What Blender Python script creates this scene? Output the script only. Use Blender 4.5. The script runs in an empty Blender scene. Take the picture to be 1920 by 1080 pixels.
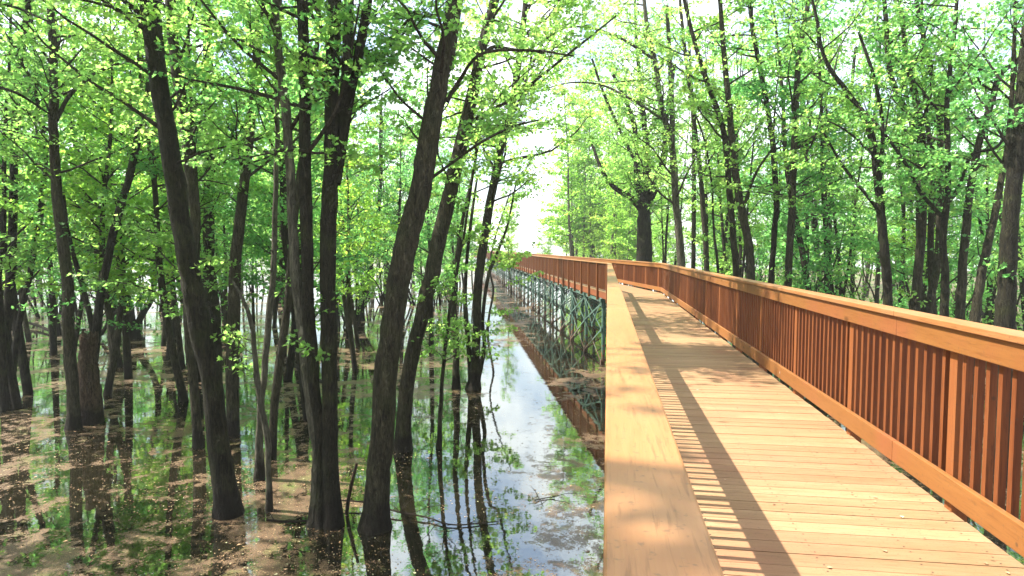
import bpy, bmesh, math, random
import numpy as np
from mathutils import Vector, Matrix
R = math.radians
scene = bpy.context.scene
COL = scene.collection
# ------------------------------------------------------------------ camera
EYE = 4.70                      # eye height above the water (water is z = 0)
FPX, W, H = 1230.0, 1920.0, 1080.0
YAW, PITCH = 8.28, 3.49
cam = bpy.data.cameras.new('camera'); camo = bpy.data.objects.new('camera', cam); COL.objects.link(camo)
camo.location = (0, 0, EYE)
camo.rotation_euler = (R(90 - PITCH), 0, R(YAW))
cam.sensor_width = 36; cam.lens = 36 * FPX / W; cam.clip_end = 2000; cam.clip_start = 0.02
scene.camera = camo
# ------------------------------------------------------------------ world and sun
SUN_EL, SUN_AZ = 55.5, 272.0     # azimuth clockwise from +Y
w = bpy.data.worlds.new('World'); scene.world = w; w.use_nodes = True
nt = w.node_tree; nt.nodes.clear()
sky = nt.nodes.new('ShaderNodeTexSky'); sky.sky_type = 'NISHITA'; sky.sun_disc = False
sky.sun_elevation = R(SUN_EL); sky.sun_rotation = R(SUN_AZ); sky.dust_density = 1.5; sky.air_density = 1.0; sky.ozone_density = 1.0
bg = nt.nodes.new('ShaderNodeBackground'); bg.inputs[1].default_value = 0.115
wo = nt.nodes.new('ShaderNodeOutputWorld'); 
wtc = nt.nodes.new('ShaderNodeTexCoord'); wn = nt.nodes.new('ShaderNodeTexNoise'); wn.inputs['Scale'].default_value = 5.0; wn.inputs['Detail'].default_value = 6; wn.inputs['Roughness'].default_value = .6
nt.links.new(wtc.outputs['Generated'], wn.inputs['Vector'])
wr = nt.nodes.new('ShaderNodeMapRange'); wr.inputs['From Min'].default_value = .42; wr.inputs['From Max'].default_value = .58; wr.inputs['To Min'].default_value = .15; nt.links.new(wn.outputs['Fac'], wr.inputs['Value'])
wm = nt.nodes.new('ShaderNodeMix'); wm.data_type = 'RGBA'; nt.links.new(wr.outputs[0], wm.inputs[0]); nt.links.new(sky.outputs[0], wm.inputs[6]); wm.inputs[7].default_value = (7.0, 7.2, 7.4, 1)   # thin bright cloud
nt.links.new(wm.outputs[2], bg.inputs[0]); nt.links.new(bg.outputs[0], wo.inputs[0])
sl = bpy.data.lights.new('sun', 'SUN'); sl.energy = 5.0; sl.angle = R(0.5); sl.color = (1.0, 0.93, 0.82)
so = bpy.data.objects.new('sun', sl); COL.objects.link(so)
sd = Vector((math.sin(R(SUN_AZ)) * math.cos(R(SUN_EL)), math.cos(R(SUN_AZ)) * math.cos(R(SUN_EL)), math.sin(R(SUN_EL))))
so.rotation_euler = sd.to_track_quat('Z', 'Y').to_euler(); so.location = sd * 60
vs = scene.view_settings; vs.view_transform = 'Standard'; vs.look = 'None'; vs.gamma = 1; vs.exposure = 1.78
cy = scene.cycles; cy.max_bounces = 7; cy.diffuse_bounces = 4; cy.transmission_bounces = 6; cy.glossy_bounces = 3
cy.caustics_reflective = False; cy.caustics_refractive = False; cy.sample_clamp_indirect = 6

# ------------------------------------------------------------------ pixel <-> world helpers (photograph measured in 1920x1080)
CM = camo.rotation_euler.to_matrix()
FWD = Vector((-math.sin(R(YAW)), math.cos(R(YAW)), 0)); RIGHT = Vector((math.cos(R(YAW)), math.sin(R(YAW)), 0))
def ray(x, y): return CM @ Vector(((x - W / 2) / FPX, -(y - H / 2) / FPX, -1))
def on_water(x, y, z=0.0):
    d = ray(x, y); t = (z - EYE) / d.z; return Vector((0, 0, EYE)) + d * t
def at_depth(x, y, D):
    d = ray(x, y); return Vector((0, 0, EYE)) + d * (D / d.dot(FWD))

# ------------------------------------------------------------------ tagging
def tag(o, label=None, cat=None, group=None, kind=None):
    if label: o['label'] = label
    if cat: o['category'] = cat
    if group: o['group'] = group
    if kind: o['kind'] = kind
    return o
def empty(name, loc=(0, 0, 0), parent=None):
    o = bpy.data.objects.new(name, None); COL.objects.link(o); o.location = loc; o.empty_display_size = .2
    if parent: o.parent = parent
    return o

# ------------------------------------------------------------------ materials
class NT:
    def __init__(s, name):
        s.m = bpy.data.materials.new(name); s.m.use_nodes = True; s.t = s.m.node_tree; s.t.nodes.clear()
        s.out = s.n('ShaderNodeOutputMaterial')
    def n(s, typ, ins=None, **kw):
        nd = s.t.nodes.new(typ)
        for k, v in kw.items(): setattr(nd, k, v)
        for k, v in (ins or {}).items(): s.set(nd.inputs[k], v)
        return nd
    def set(s, sock, v):
        if isinstance(v, bpy.types.NodeSocket): s.t.links.new(v, sock)
        elif isinstance(v, bpy.types.Node): s.t.links.new(v.outputs[0], sock)
        else: sock.default_value = v if not (isinstance(v, tuple) and len(v) == 3 and sock.type == 'RGBA') else (*v, 1)
    def noise(s, vec, scale, detail=4, rough=.55, dist=0.0):
        return s.n('ShaderNodeTexNoise', {'Vector': vec, 'Scale': scale, 'Detail': detail, 'Roughness': rough, 'Distortion': dist}).outputs['Fac']
    def mapr(s, v, a, b, c=0., d=1.):
        return s.n('ShaderNodeMapRange', {'Value': v, 'From Min': a, 'From Max': b, 'To Min': c, 'To Max': d}).outputs[0]
    def mix(s, f, a, b, blend='MIX'):
        nd = s.n('ShaderNodeMix', data_type='RGBA', blend_type=blend); s.set(nd.inputs[0], f); s.set(nd.inputs[6], a); s.set(nd.inputs[7], b); return nd.outputs[2]
    def math(s, op, a, b=0.0):
        nd = s.n('ShaderNodeMath', operation=op); s.set(nd.inputs[0], a); s.set(nd.inputs[1], b); return nd.outputs[0]
    def pos(s, scale=(1, 1, 1), world=True):
        src = s.n('ShaderNodeNewGeometry').outputs['Position'] if world else s.n('ShaderNodeTexCoord').outputs['Object']
        nd = s.n('ShaderNodeMapping'); s.set(nd.inputs['Vector'], src); nd.inputs['Scale'].default_value = scale; return nd.outputs[0]
    def surf(s, v): s.set(s.out.inputs['Surface'], v)

def wood(name, c1, c2, axis, rough=.65, knots=True, varf=.35, gloss=.3, stain=None):
    """stained softwood; axis = which local axis the grain runs along (0,1,2)"""
    m = NT(name); isl = m.n('ShaderNodeNewGeometry').outputs['Random Per Island']
    off = m.n('ShaderNodeCombineXYZ', {0: m.math('MULTIPLY', isl, 37.), 1: m.math('MULTIPLY', isl, 91.), 2: m.math('MULTIPLY', isl, 53.)})
    base = m.n('ShaderNodeTexCoord').outputs['Object']
    v = m.n('ShaderNodeVectorMath', operation='ADD'); m.set(v.inputs[0], base); m.set(v.inputs[1], off.outputs[0])
    sc = [26, 26, 26]; sc[axis] = 1.6
    mp = m.n('ShaderNodeMapping'); m.set(mp.inputs['Vector'], v.outputs[0]); mp.inputs['Scale'].default_value = sc
    g = m.noise(mp.outputs[0], 1.6, 6, .6, 1.2)
    sc2 = [5, 5, 5]; sc2[axis] = .7
    mp2 = m.n('ShaderNodeMapping'); m.set(mp2.inputs['Vector'], v.outputs[0]); mp2.inputs['Scale'].default_value = sc2
    g2 = m.noise(mp2.outputs[0], 1.0, 3)
    f = m.math('ADD', m.math('MULTIPLY', g, .55), m.math('MULTIPLY', g2, .5))
    col = m.mix(m.mapr(f, .36, .68), c1, c2)
    col = m.mix(m.mapr(isl, 0, 1, 0, varf), col, tuple(x * .55 for x in c1))
    if stain: col = m.mix(m.mapr(m.noise(base, 1.3, 4), .5, .72, 0, .7), col, stain)
    if knots:
        sk = [9, 9, 9]; sk[axis] = 3.2
        mk = m.n('ShaderNodeMapping'); m.set(mk.inputs['Vector'], v.outputs[0]); mk.inputs['Scale'].default_value = sk
        vo = m.n('ShaderNodeTexVoronoi', {'Vector': mk.outputs[0], 'Scale': .55})
        kn = m.mapr(vo.outputs['Distance'], .05, .13, 1, 0)
        col = m.mix(m.math('MULTIPLY', kn, .75), col, tuple(x * .28 for x in c1))
    col = m.mix(m.mapr(m.noise(mp.outputs[0], 3.5, 3, .6, .4), .56, .66, 0, .45), col, tuple(x * .5 for x in c1))
    blot = m.n('ShaderNodeTexVoronoi', {'Vector': base, 'Scale': 6.5}); bl = m.math('MULTIPLY', m.mapr(blot.outputs['Distance'], .05, .10, 1, 0), m.mapr(m.noise(base, 2.0, 2), .5, .6, 0, .65)); col = m.mix(bl, col, (.05, .03, .015))
    drop = m.n('ShaderNodeTexVoronoi', {'Vector': base, 'Scale': 2.3}); col = m.mix(m.mapr(m.math('ADD', drop.outputs['Distance'], m.math('MULTIPLY', m.noise(base, 55, 2), .05)), .05, .06, .6, 0), col, (.5, .5, .47))
    dirt = m.mapr(m.noise(base, 60, 2), .62, .72, 0, .45)
    col = m.mix(dirt, col, (.07, .045, .03))
    bmp = m.n('ShaderNodeBump', {'Strength': .35, 'Distance': .003, 'Height': g})
    p = m.n('ShaderNodeBsdfPrincipled', {'Base Color': col, 'Roughness': rough, 'Specular IOR Level': gloss, 'Normal': bmp.outputs[0]})
    m.surf(p); return m.m

def leaf_mat(name, ca, cb, cc, trans=.62):
    m = NT(name); isl = m.n('ShaderNodeNewGeometry').outputs['Random Per Island']
    orr = m.n('ShaderNodeObjectInfo').outputs['Random']
    cl = m.noise(m.pos(world=True), .55, 2)
    t = m.math('ADD', m.math('MULTIPLY', isl, .55), m.math('MULTIPLY', m.mapr(cl, .3, .7), .45))
    t = m.math('ADD', t, m.mapr(orr, 0, 1, -.15, .15))
    c = m.mix(m.mapr(t, .1, .6), ca, cb); c = m.mix(m.mapr(t, .7, 1.), c, cc)
    hs = m.n('ShaderNodeHueSaturation', {'Saturation': 1.0, 'Value': 3.5, 'Color': c})
    d = m.n('ShaderNodeBsdfPrincipled', {'Base Color': c, 'Roughness': .5, 'Specular IOR Level': .35})
    tr = m.n('ShaderNodeBsdfTranslucent', {'Color': hs.outputs[0]})
    mx = m.n('ShaderNodeMixShader', {0: trans, 1: d.outputs[0], 2: tr.outputs[0]}); m.surf(mx); return m.m

def bark(name, c1, c2, moss=.3, wet=True, sc=1.0):
    m = NT(name); P = m.pos(world=True); ps = m.pos((1, 1, .16), True)
    n1 = m.noise(ps, 28 * sc, 6, .65, .6); n2 = m.noise(P, 2.2, 4); n3 = m.noise(m.pos((1, 1, .35)), 9, 5, .7, 1.0)
    c = m.mix(m.mapr(m.math('ADD', m.math('MULTIPLY', n1, .6), m.math('MULTIPLY', n3, .4)), .38, .62), c1, c2)
    c = m.mix(m.mapr(n2, .5, .68, 0, moss), c, (.07, .085, .025))
    c = m.mix(m.mapr(m.noise(m.pos((1, 1, .3)), 4, 4), .56, .72, 0, .4), c, tuple(x * 1.5 for x in c2))
    fur = m.noise(m.pos((1, 1, .2)), 24 * sc, 5, .7, 1.6)
    c = m.mix(m.mapr(fur, .36, .46, .6, 0), c, tuple(x * .35 for x in c1))
    if wet:
        sep = m.n('ShaderNodeSeparateXYZ'); m.set(sep.inputs[0], m.n('ShaderNodeNewGeometry').outputs['Position'])
        hgt = m.math('ADD', sep.outputs[2], m.mapr(n2, .3, .7, -.12, .12))
        c = m.mix(m.mapr(hgt, .35, .55, .8, 0), c, (.018, .013, .01))
    bh = m.math('ADD', m.math('ADD', n1, n3), m.mapr(fur, .40, .56, 0, 2))
    b = m.n('ShaderNodeBump', {'Strength': 1.0, 'Distance': .035, 'Height': bh})
    p = m.n('ShaderNodeBsdfPrincipled', {'Base Color': c, 'Roughness': .85, 'Specular IOR Level': .2, 'Normal': b.outputs[0]}); m.surf(p); return m.m

M = {}
M['deck'] = wood('deck_wood', (.23, .130, .062), (.33, .208, .112), 0, .6, True, .38, .25, (.25, .115, .062))
M['cap'] = wood('rail_cap_wood', (.255, .103, .033), (.33, .152, .058), 1, .42, True, .15, .45, (.30, .165, .08))
M['rail'] = wood('rail_wood', (0.209, 0.079, 0.020), (0.271, 0.120, 0.034), 1, .5, True, .45, .35, (0.222, 0.070, 0.030))
M['post'] = wood('post_wood', (.19, .058, .016), (.25, .088, .027), 2, .6, False, .35, .3)
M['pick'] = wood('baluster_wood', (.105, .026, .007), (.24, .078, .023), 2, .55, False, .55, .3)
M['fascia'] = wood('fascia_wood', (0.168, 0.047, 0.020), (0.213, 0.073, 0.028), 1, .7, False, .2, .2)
M['leafA'] = leaf_mat('leaf_fresh', (.08, .17, .04), (.135, .235, .052), (.23, .29, .07))
M['leafB'] = leaf_mat('leaf_deep', (.045, .14, .04), (.085, .20, .05), (.15, .25, .055))
M['leafC'] = leaf_mat('leaf_yellow', (.09, .19, .03), (.14, .25, .035), (.24, .28, .05), .55)
M['barkD'] = bark('bark_dark', (.008, .0072, .004), (.048, .042, .024), .35)
M['barkM'] = bark('bark_grey', (.016, .014, .008), (.10, .087, .052), .3)
M['barkL'] = bark('bark_pale', (.06, .056, .04), (.19, .175, .125), .2, sc=.7)
M['twig'] = bark('twig_bark', (.03, .024, .017), (.09, .07, .05), .1, False)
M['dead'] = bark('dead_wood', (.045, .028, .016), (.17, .115, .07), .2)
def steel():
    m = NT('painted_steel'); P = m.pos(); n = m.noise(P, 7, 5, .65)
    sep = m.n('ShaderNodeSeparateXYZ'); m.set(sep.inputs[0], P)
    c = m.mix(m.mapr(n, .35, .65), (.035, .08, .065), (.08, .15, .125))
    low = m.mapr(sep.outputs[2], .1, 1.3, .28, 0)
    rf = m.mapr(m.math('ADD', n, low), .62, .74)
    c = m.mix(rf, c, (.17, .06, .025))
    c = m.mix(m.mapr(sep.outputs[2], .25, .5, .7, 0), c, (.03, .02, .012))
    m.surf(m.n('ShaderNodeBsdfPrincipled', {'Base Color': c, 'Roughness': m.mapr(rf, 0, 1, .4, .85)})); return m.m
M['steel'] = steel()
def water():
    m = NT('swamp_water'); P = m.pos()
    sep = m.n('ShaderNodeSeparateXYZ'); m.set(sep.inputs[0], P)
    n1 = m.noise(P, .30, 4, .6, .6); n2 = m.noise(m.pos((1, 1, 1)), 1.3, 4, .6, .8); fine = m.noise(P, 26, 8, .85); fine2 = m.noise(P, 6, 4, .7, .5)
    near = m.math('ADD', m.mapr(sep.outputs[1], 5.5, 10.0, .10, 0), m.math('MULTIPLY', m.mapr(sep.outputs[0], -2.2, -1.3, 0, .12), m.mapr(sep.outputs[1], 26, 30, 1, 0)))
    lane = m.mapr(sep.outputs[0], -5.5, -2.8, 0, -.10)
    lane = m.math('MULTIPLY', lane, m.mapr(sep.outputs[1], 6, 9, .5, 1.2))
    cover = m.math('ADD', m.math('ADD', m.math('MULTIPLY', n1, .55), m.math('MULTIPLY', n2, .45)), m.math('ADD', near, lane))
    cov = m.mapr(cover, .46, .66, 0, 1)
    mid = m.noise(m.pos((1, 1, 1)), 3.2, 6, .75, .4)
    sp = m.math('ADD', m.math('MULTIPLY', fine, .5), m.math('ADD', m.math('MULTIPLY', fine2, .2), m.math('MULTIPLY', mid, .3)))
    thr = m.math('SUBTRACT', m.math('ADD', sp, m.math('MULTIPLY', cov, .20)), .565)
    mask = m.mapr(thr, -.008, .010, 0, 1)
    dc = m.mix(m.mapr(m.noise(P, 40, 3, .8), .35, .65), (.012, .006, .0025), (.15, .078, .033))
    dc = m.mix(m.mapr(m.noise(P, 70, 3), .58, .66), dc, (.34, .25, .14))
    dc = m.mix(m.mapr(m.noise(P, 1.7, 3), .55, .7, 0, .5), dc, (.12, .15, .03))
    db = m.n('ShaderNodeBump', {'Strength': .6, 'Distance': .01, 'Height': fine})
    deb = m.n('ShaderNodeBsdfPrincipled', {'Base Color': dc, 'Roughness': .6, 'Specular IOR Level': .5, 'Normal': db.outputs[0]})
    wb = m.n('ShaderNodeBump', {'Strength': .09, 'Distance': .02, 'Height': m.noise(P, 2.5, 3, .5)})
    mur = m.n('ShaderNodeBsdfDiffuse', {'Color': (.010, .009, .005)})
    gl = m.n('ShaderNodeBsdfGlossy', {'Color': (.95, 1, .97), 'Roughness': .025, 'Normal': wb.outputs[0]})
    fr = m.n('ShaderNodeFresnel', {'IOR': 3.1, 'Normal': wb.outputs[0]})
    wt = m.n('ShaderNodeMixShader', {0: fr.outputs[0], 1: mur.outputs[0], 2: gl.outputs[0]})
    m.surf(m.n('ShaderNodeMixShader', {0: m.math('MULTIPLY', mask, .82), 1: wt.outputs[0], 2: deb.outputs[0]})); return m.m
M['water'] = water()
def soil():
    m = NT('forest_soil'); P = m.pos(); n = m.noise(P, 1.2, 5); n2 = m.noise(P, 18, 4)
    c = m.mix(m.mapr(n2, .35, .65), (.05, .035, .02), (.17, .12, .07)); c = m.mix(m.mapr(n, .48, .6), c, (.06, .11, .025))
    m.surf(m.n('ShaderNodeBsdfPrincipled', {'Base Color': c, 'Roughness': .9})); return m.m
M['soil'] = soil()
def flake():
    m = NT('floating_leaf_bits'); isl = m.n('ShaderNodeNewGeometry').outputs['Random Per Island']
    c = m.mix(m.mapr(isl, 0, .6), (.16, .08, .035), (.36, .24, .13)); c = m.mix(m.mapr(isl, .85, .95), c, (.5, .5, .3))
    m.surf(m.n('ShaderNodeBsdfPrincipled', {'Base Color': c, 'Roughness': .6})); return m.m
M['flake'] = flake()

# ------------------------------------------------------------------ mesh accumulator
class Acc:
    def __init__(s): s.v = []; s.l = []; s.t = []; s.mi = []; s.n = 0; s.sm = []
    def add(s, verts, faces, mat=0, smooth=True):
        """faces: int array (k, m) all of the same size"""
        verts = np.asarray(verts, dtype=np.float32).reshape(-1, 3); faces = np.asarray(faces, dtype=np.int32)
        s.v.append(verts); s.l.append((faces + s.n).ravel()); s.t.append(np.full(len(faces), faces.shape[1], np.int32))
        s.mi.append(np.full(len(faces), mat, np.int32)); s.sm.append(np.full(len(faces), smooth, bool)); s.n += len(verts)
    def box(s, a, b, mat=0):
        x0, y0, z0 = a; x1, y1, z1 = b
        v = [(x0, y0, z0), (x1, y0, z0), (x1, y1, z0), (x0, y1, z0), (x0, y0, z1), (x1, y0, z1), (x1, y1, z1), (x0, y1, z1)]
        s.add(v, BOXF, mat, False)
    def hexa(s, v, mat=0): s.add(v, BOXF, mat, False)
    def tube(s, pts, rad, sides=8, mat=0, cap=True, rng=None, rough=0.0):
        v, f = tube_np(pts, rad, sides, rng, rough); s.add(v, f, mat)
        if cap:
            n = len(pts); s.add(v[-sides:], np.arange(sides)[None, :], mat)
    def build(s, name, mats, parent=None, loc=None):
        me = bpy.data.meshes.new(name)
        v = np.concatenate(s.v); l = np.concatenate(s.l); t = np.concatenate(s.t)
        me.vertices.add(len(v)); me.vertices.foreach_set('co', v.ravel())
        me.loops.add(len(l)); me.loops.foreach_set('vertex_index', l)
        me.polygons.add(len(t)); st = np.zeros(len(t), np.int32); st[1:] = np.cumsum(t)[:-1]
        me.polygons.foreach_set('loop_start', st); me.polygons.foreach_set('loop_total', t)
        me.polygons.foreach_set('material_index', np.concatenate(s.mi)); me.polygons.foreach_set('use_smooth', np.concatenate(s.sm))
        for mm in (mats if isinstance(mats, (list, tuple)) else [mats]): me.materials.append(mm)
        me.update(calc_edges=True); me.validate(clean_customdata=False)
        o = bpy.data.objects.new(name, me); COL.objects.link(o)
        if parent: o.parent = parent
        if loc is not None: o.location = loc
        return o
BOXF = np.array([(0, 3, 2, 1), (4, 5, 6, 7), (0, 1, 5, 4), (1, 2, 6, 5), (2, 3, 7, 6), (3, 0, 4, 7)])
def tube_np(pts, rad, sides=8, rng=None, rough=0.0):
    p = np.asarray(pts, float); n = len(p); r = np.asarray(rad, float)
    t = np.gradient(p, axis=0); t /= (np.linalg.norm(t, axis=1)[:, None] + 1e-9)
    ref = np.array([1., 0, 0]) if abs(t[:, 0]).max() < .9 else (np.array([0, 0, 1.]) if abs(t[:, 2]).max() < .9 else np.array([0., 1, 0]))
    u = np.cross(t, ref); u /= (np.linalg.norm(u, axis=1)[:, None] + 1e-9); w_ = np.cross(t, u)
    a = np.linspace(0, 2 * np.pi, sides, endpoint=False)
    rr = np.repeat(r[:, None], sides, 1)
    if rng is not None and rough > 0:
        ns = rng.normal(0, 1, (n, sides)); ns = (ns + np.roll(ns, 1, 1) + np.roll(ns, 1, 0)) / 1.7; rr = rr * (1 + rough * ns)
    v = p[:, None, :] + rr[..., None] * (np.cos(a)[None, :, None] * u[:, None, :] + np.sin(a)[None, :, None] * w_[:, None, :])
    i = np.arange(n - 1)[:, None] * sides; j = np.arange(sides)[None, :]; j2 = (j + 1) % sides
    f = np.stack([i + j, i + j2, i + sides + j2, i + sides + j], -1).reshape(-1, 4)
    return v.reshape(-1, 3), f
def spline(pts, n_per=6):
    """Catmull-Rom through rows of pts"""
    p = np.asarray(pts, float); q = np.vstack([2 * p[0] - p[1], p, 2 * p[-1] - p[-2]]); out = []
    for i in range(1, len(q) - 2):
        for k in range(n_per):
            t = k / n_per; a, b, c, d = q[i - 1], q[i], q[i + 1], q[i + 2]
            out.append(.5 * ((2 * b) + (-a + c) * t + (2 * a - 5 * b + 4 * c - d) * t * t + (-a + 3 * b - 3 * c + d) * t ** 3))
    out.append(q[-2]); return np.array(out)

# ------------------------------------------------------------------ leaves
LEAF = np.array([(0, 0, 0), (0, .45, 0), (0, 1.05, 0), (.13, .66, .03), (.42, .82, .10), (.34, .48, .08), (.60, .30, .12), (.28, .12, .05),
                 (-.13, .66, .03), (-.42, .82, .10), (-.34, .48, .08), (-.60, .30, .12), (-.28, .12, .05)])
LF = np.array([(0, 7, 6, 5, 4, 3, 2), (0, 2, 8, 9, 10, 11, 12)])
LEAF2 = np.array([(0, 0, 0), (.42, .35, .10), (.18, .62, .03), (0, 1.05, 0), (-.18, .62, .03), (-.42, .35, .1)]); LF2 = np.array([(0, 1, 2, 3), (0, 3, 4, 5)])
def add_leaves(acc, pos, out, size, rng, simple=False, mat=0, flat=.55):
    n = len(pos); pos = np.asarray(pos); out = np.asarray(out, float)
    if n == 0: return
    T, F = (LEAF2, LF2) if simple else (LEAF, LF)
    y = out + rng.normal(0, .45, (n, 3)); y[:, 2] -= rng.uniform(0, .7, n); y /= np.linalg.norm(y, axis=1)[:, None]
    up = rng.normal(0, flat, (n, 3)); up[:, 2] += 1; x = np.cross(y, up); x /= (np.linalg.norm(x, axis=1)[:, None] + 1e-9); z = np.cross(x, y)
    s = size * rng.uniform(.6, 1.25, n)
    fold = rng.uniform(.2, 2.2, n)
    v = pos[:, None, :] + s[:, None, None] * (T[None, :, 0, None] * x[:, None, :] + T[None, :, 1, None] * y[:, None, :] + (T[None, :, 2, None] * fold[:, None, None] - .18 * (T[None, :, 1, None] ** 2)) * z[:, None, :])
    f = (F[None] + (np.arange(n) * len(T))[:, None, None]).reshape(-1, F.shape[1])
    acc.add(v.reshape(-1, 3), f, mat)

def grow_branch(acc, leafpts, leafdir, p0, d0, L, r0, rng, twigs=9, nleaf=9, sub=2, lsp=1.0, bare=.2):
    """one limb with side twigs, leaves in layered sprays"""
    n = 7; pts = [np.array(p0, float)]; d = np.array(d0, float); d /= np.linalg.norm(d)
    for i in range(n):
        d = d + rng.normal(0, .13, 3); d[2] += .03; d /= np.linalg.norm(d); pts.append(pts[-1] + d * L / n)
    P = np.array(pts); rad = r0 * np.linspace(1, .18, n + 1)
    acc.tube(P, rad, 5 if r0 > .015 else 3, 1, False)
    for k in range(twigs):
        s = bare + (1 - bare) * (k + rng.uniform(0, 1)) / twigs; i = min(int(s * n), n - 1); fr = s * n - i
        b = P[i] * (1 - fr) + P[i + 1] * fr; ax = P[i + 1] - P[i]; ax /= np.linalg.norm(ax)
        side = np.cross(ax, (0, 0, 1.)); side /= (np.linalg.norm(side) + 1e-6); sg = 1 if (k % 2) else -1
        td = ax * rng.uniform(.3, .9) + side * sg * rng.uniform(.6, 1.1) + np.array((0, 0, rng.uniform(-.25, .35)))
        td /= np.linalg.norm(td); tl = L * rng.uniform(.22, .42) * (1 - .45 * s)
        if sub > 0 and tl > .7:
            grow_branch(acc, leafpts, leafdir, b, td, tl, max(r0 * .4 * (1 - .5 * s), .004), rng, max(4, twigs // 2), nleaf, sub - 1, lsp, .15)
        else:
            tl = max(tl, .28); e = b + td * tl + np.array((0, 0, -.08 * tl))
            acc.tube(np.array([b, (b + e) / 2 + (0, 0, .03), e]), (.006, .004, .002), 3, 1, False)
            m = max(3, int(nleaf * rng.uniform(.6, 1.3))); q = rng.uniform(.25, 1.05, m)[:, None]
            lp = b + (e - b) * q + rng.normal(0, .07 * lsp, (m, 3)) * (1, 1, .6); leafpts.append(lp)
            od = td[None] * .6 + rng.normal(0, .6, (m, 3)) * (1, 1, .3); leafdir.append(od)
    return P

def crown(parent, name, P, rad, rng, zlo, zhi, nb, Lr, leafmat, size=.11, twigs=8, nleaf=9, simple=False, sub=1, dens=None, bias=None, lowsprays=0):
    acc = Acc(); lp, ld = [], []
    zs = P[:, 2]
    for k in range(nb + lowsprays):
        if k < nb: z = zlo + (zhi - zlo) * (k + rng.uniform(0, 1)) / nb; L = rng.uniform(*Lr) * (1 - .45 * max(0, (z - zlo)) / (zhi - zlo + .01))
        else: z = rng.uniform(1.5, zlo); L = rng.uniform(.5, 1.3)
        i = int(np.clip(np.searchsorted(zs, z), 1, len(zs) - 1)); p0 = P[i]; az = rng.uniform(0, 2 * np.pi) if bias is None or rng.uniform() > .6 else bias + rng.normal(0, .7)
        el = rng.uniform(.1, .9); d = np.array((math.cos(az) * math.cos(el), math.sin(az) * math.cos(el), math.sin(el)))
        grow_branch(acc, lp, ld, p0, d, L, min(rad[i] * .55, .012 * L + .006), rng, twigs if k < nb else 4, nleaf, sub if k < nb else 0)
    lp = np.concatenate(lp); ld = np.concatenate(ld)
    add_leaves(acc, lp, ld, size, rng, simple)
    return acc.build('crown', [leafmat, M['twig']], parent)

NLEAF = [0]
def trunk_mesh(P, rad, rng, mat, parent, name='trunk', sides=14, rough=.035):
    acc = Acc(); acc.tube(P, rad, sides, 0, True, rng, rough); return acc.build(name, mat, parent)

def px_path(base, pts, D=None, depth_drift=0.0, rng=None):
    """pts: (x, y, width px) from the base up. The trunk stands at the distance where its base meets the water"""
    bw = on_water(base[0], base[1]) if D is None else None
    if D is None: D = bw.dot(FWD)
    out, rr = [], []
    for i, (x, y, wd) in enumerate([base] + list(pts)):
        dd = D + depth_drift * i; p = at_depth(x, y, dd); out.append(p[:]); rr.append(wd * dd / FPX / 2)
    return np.array(out), np.array(rr), D

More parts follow.
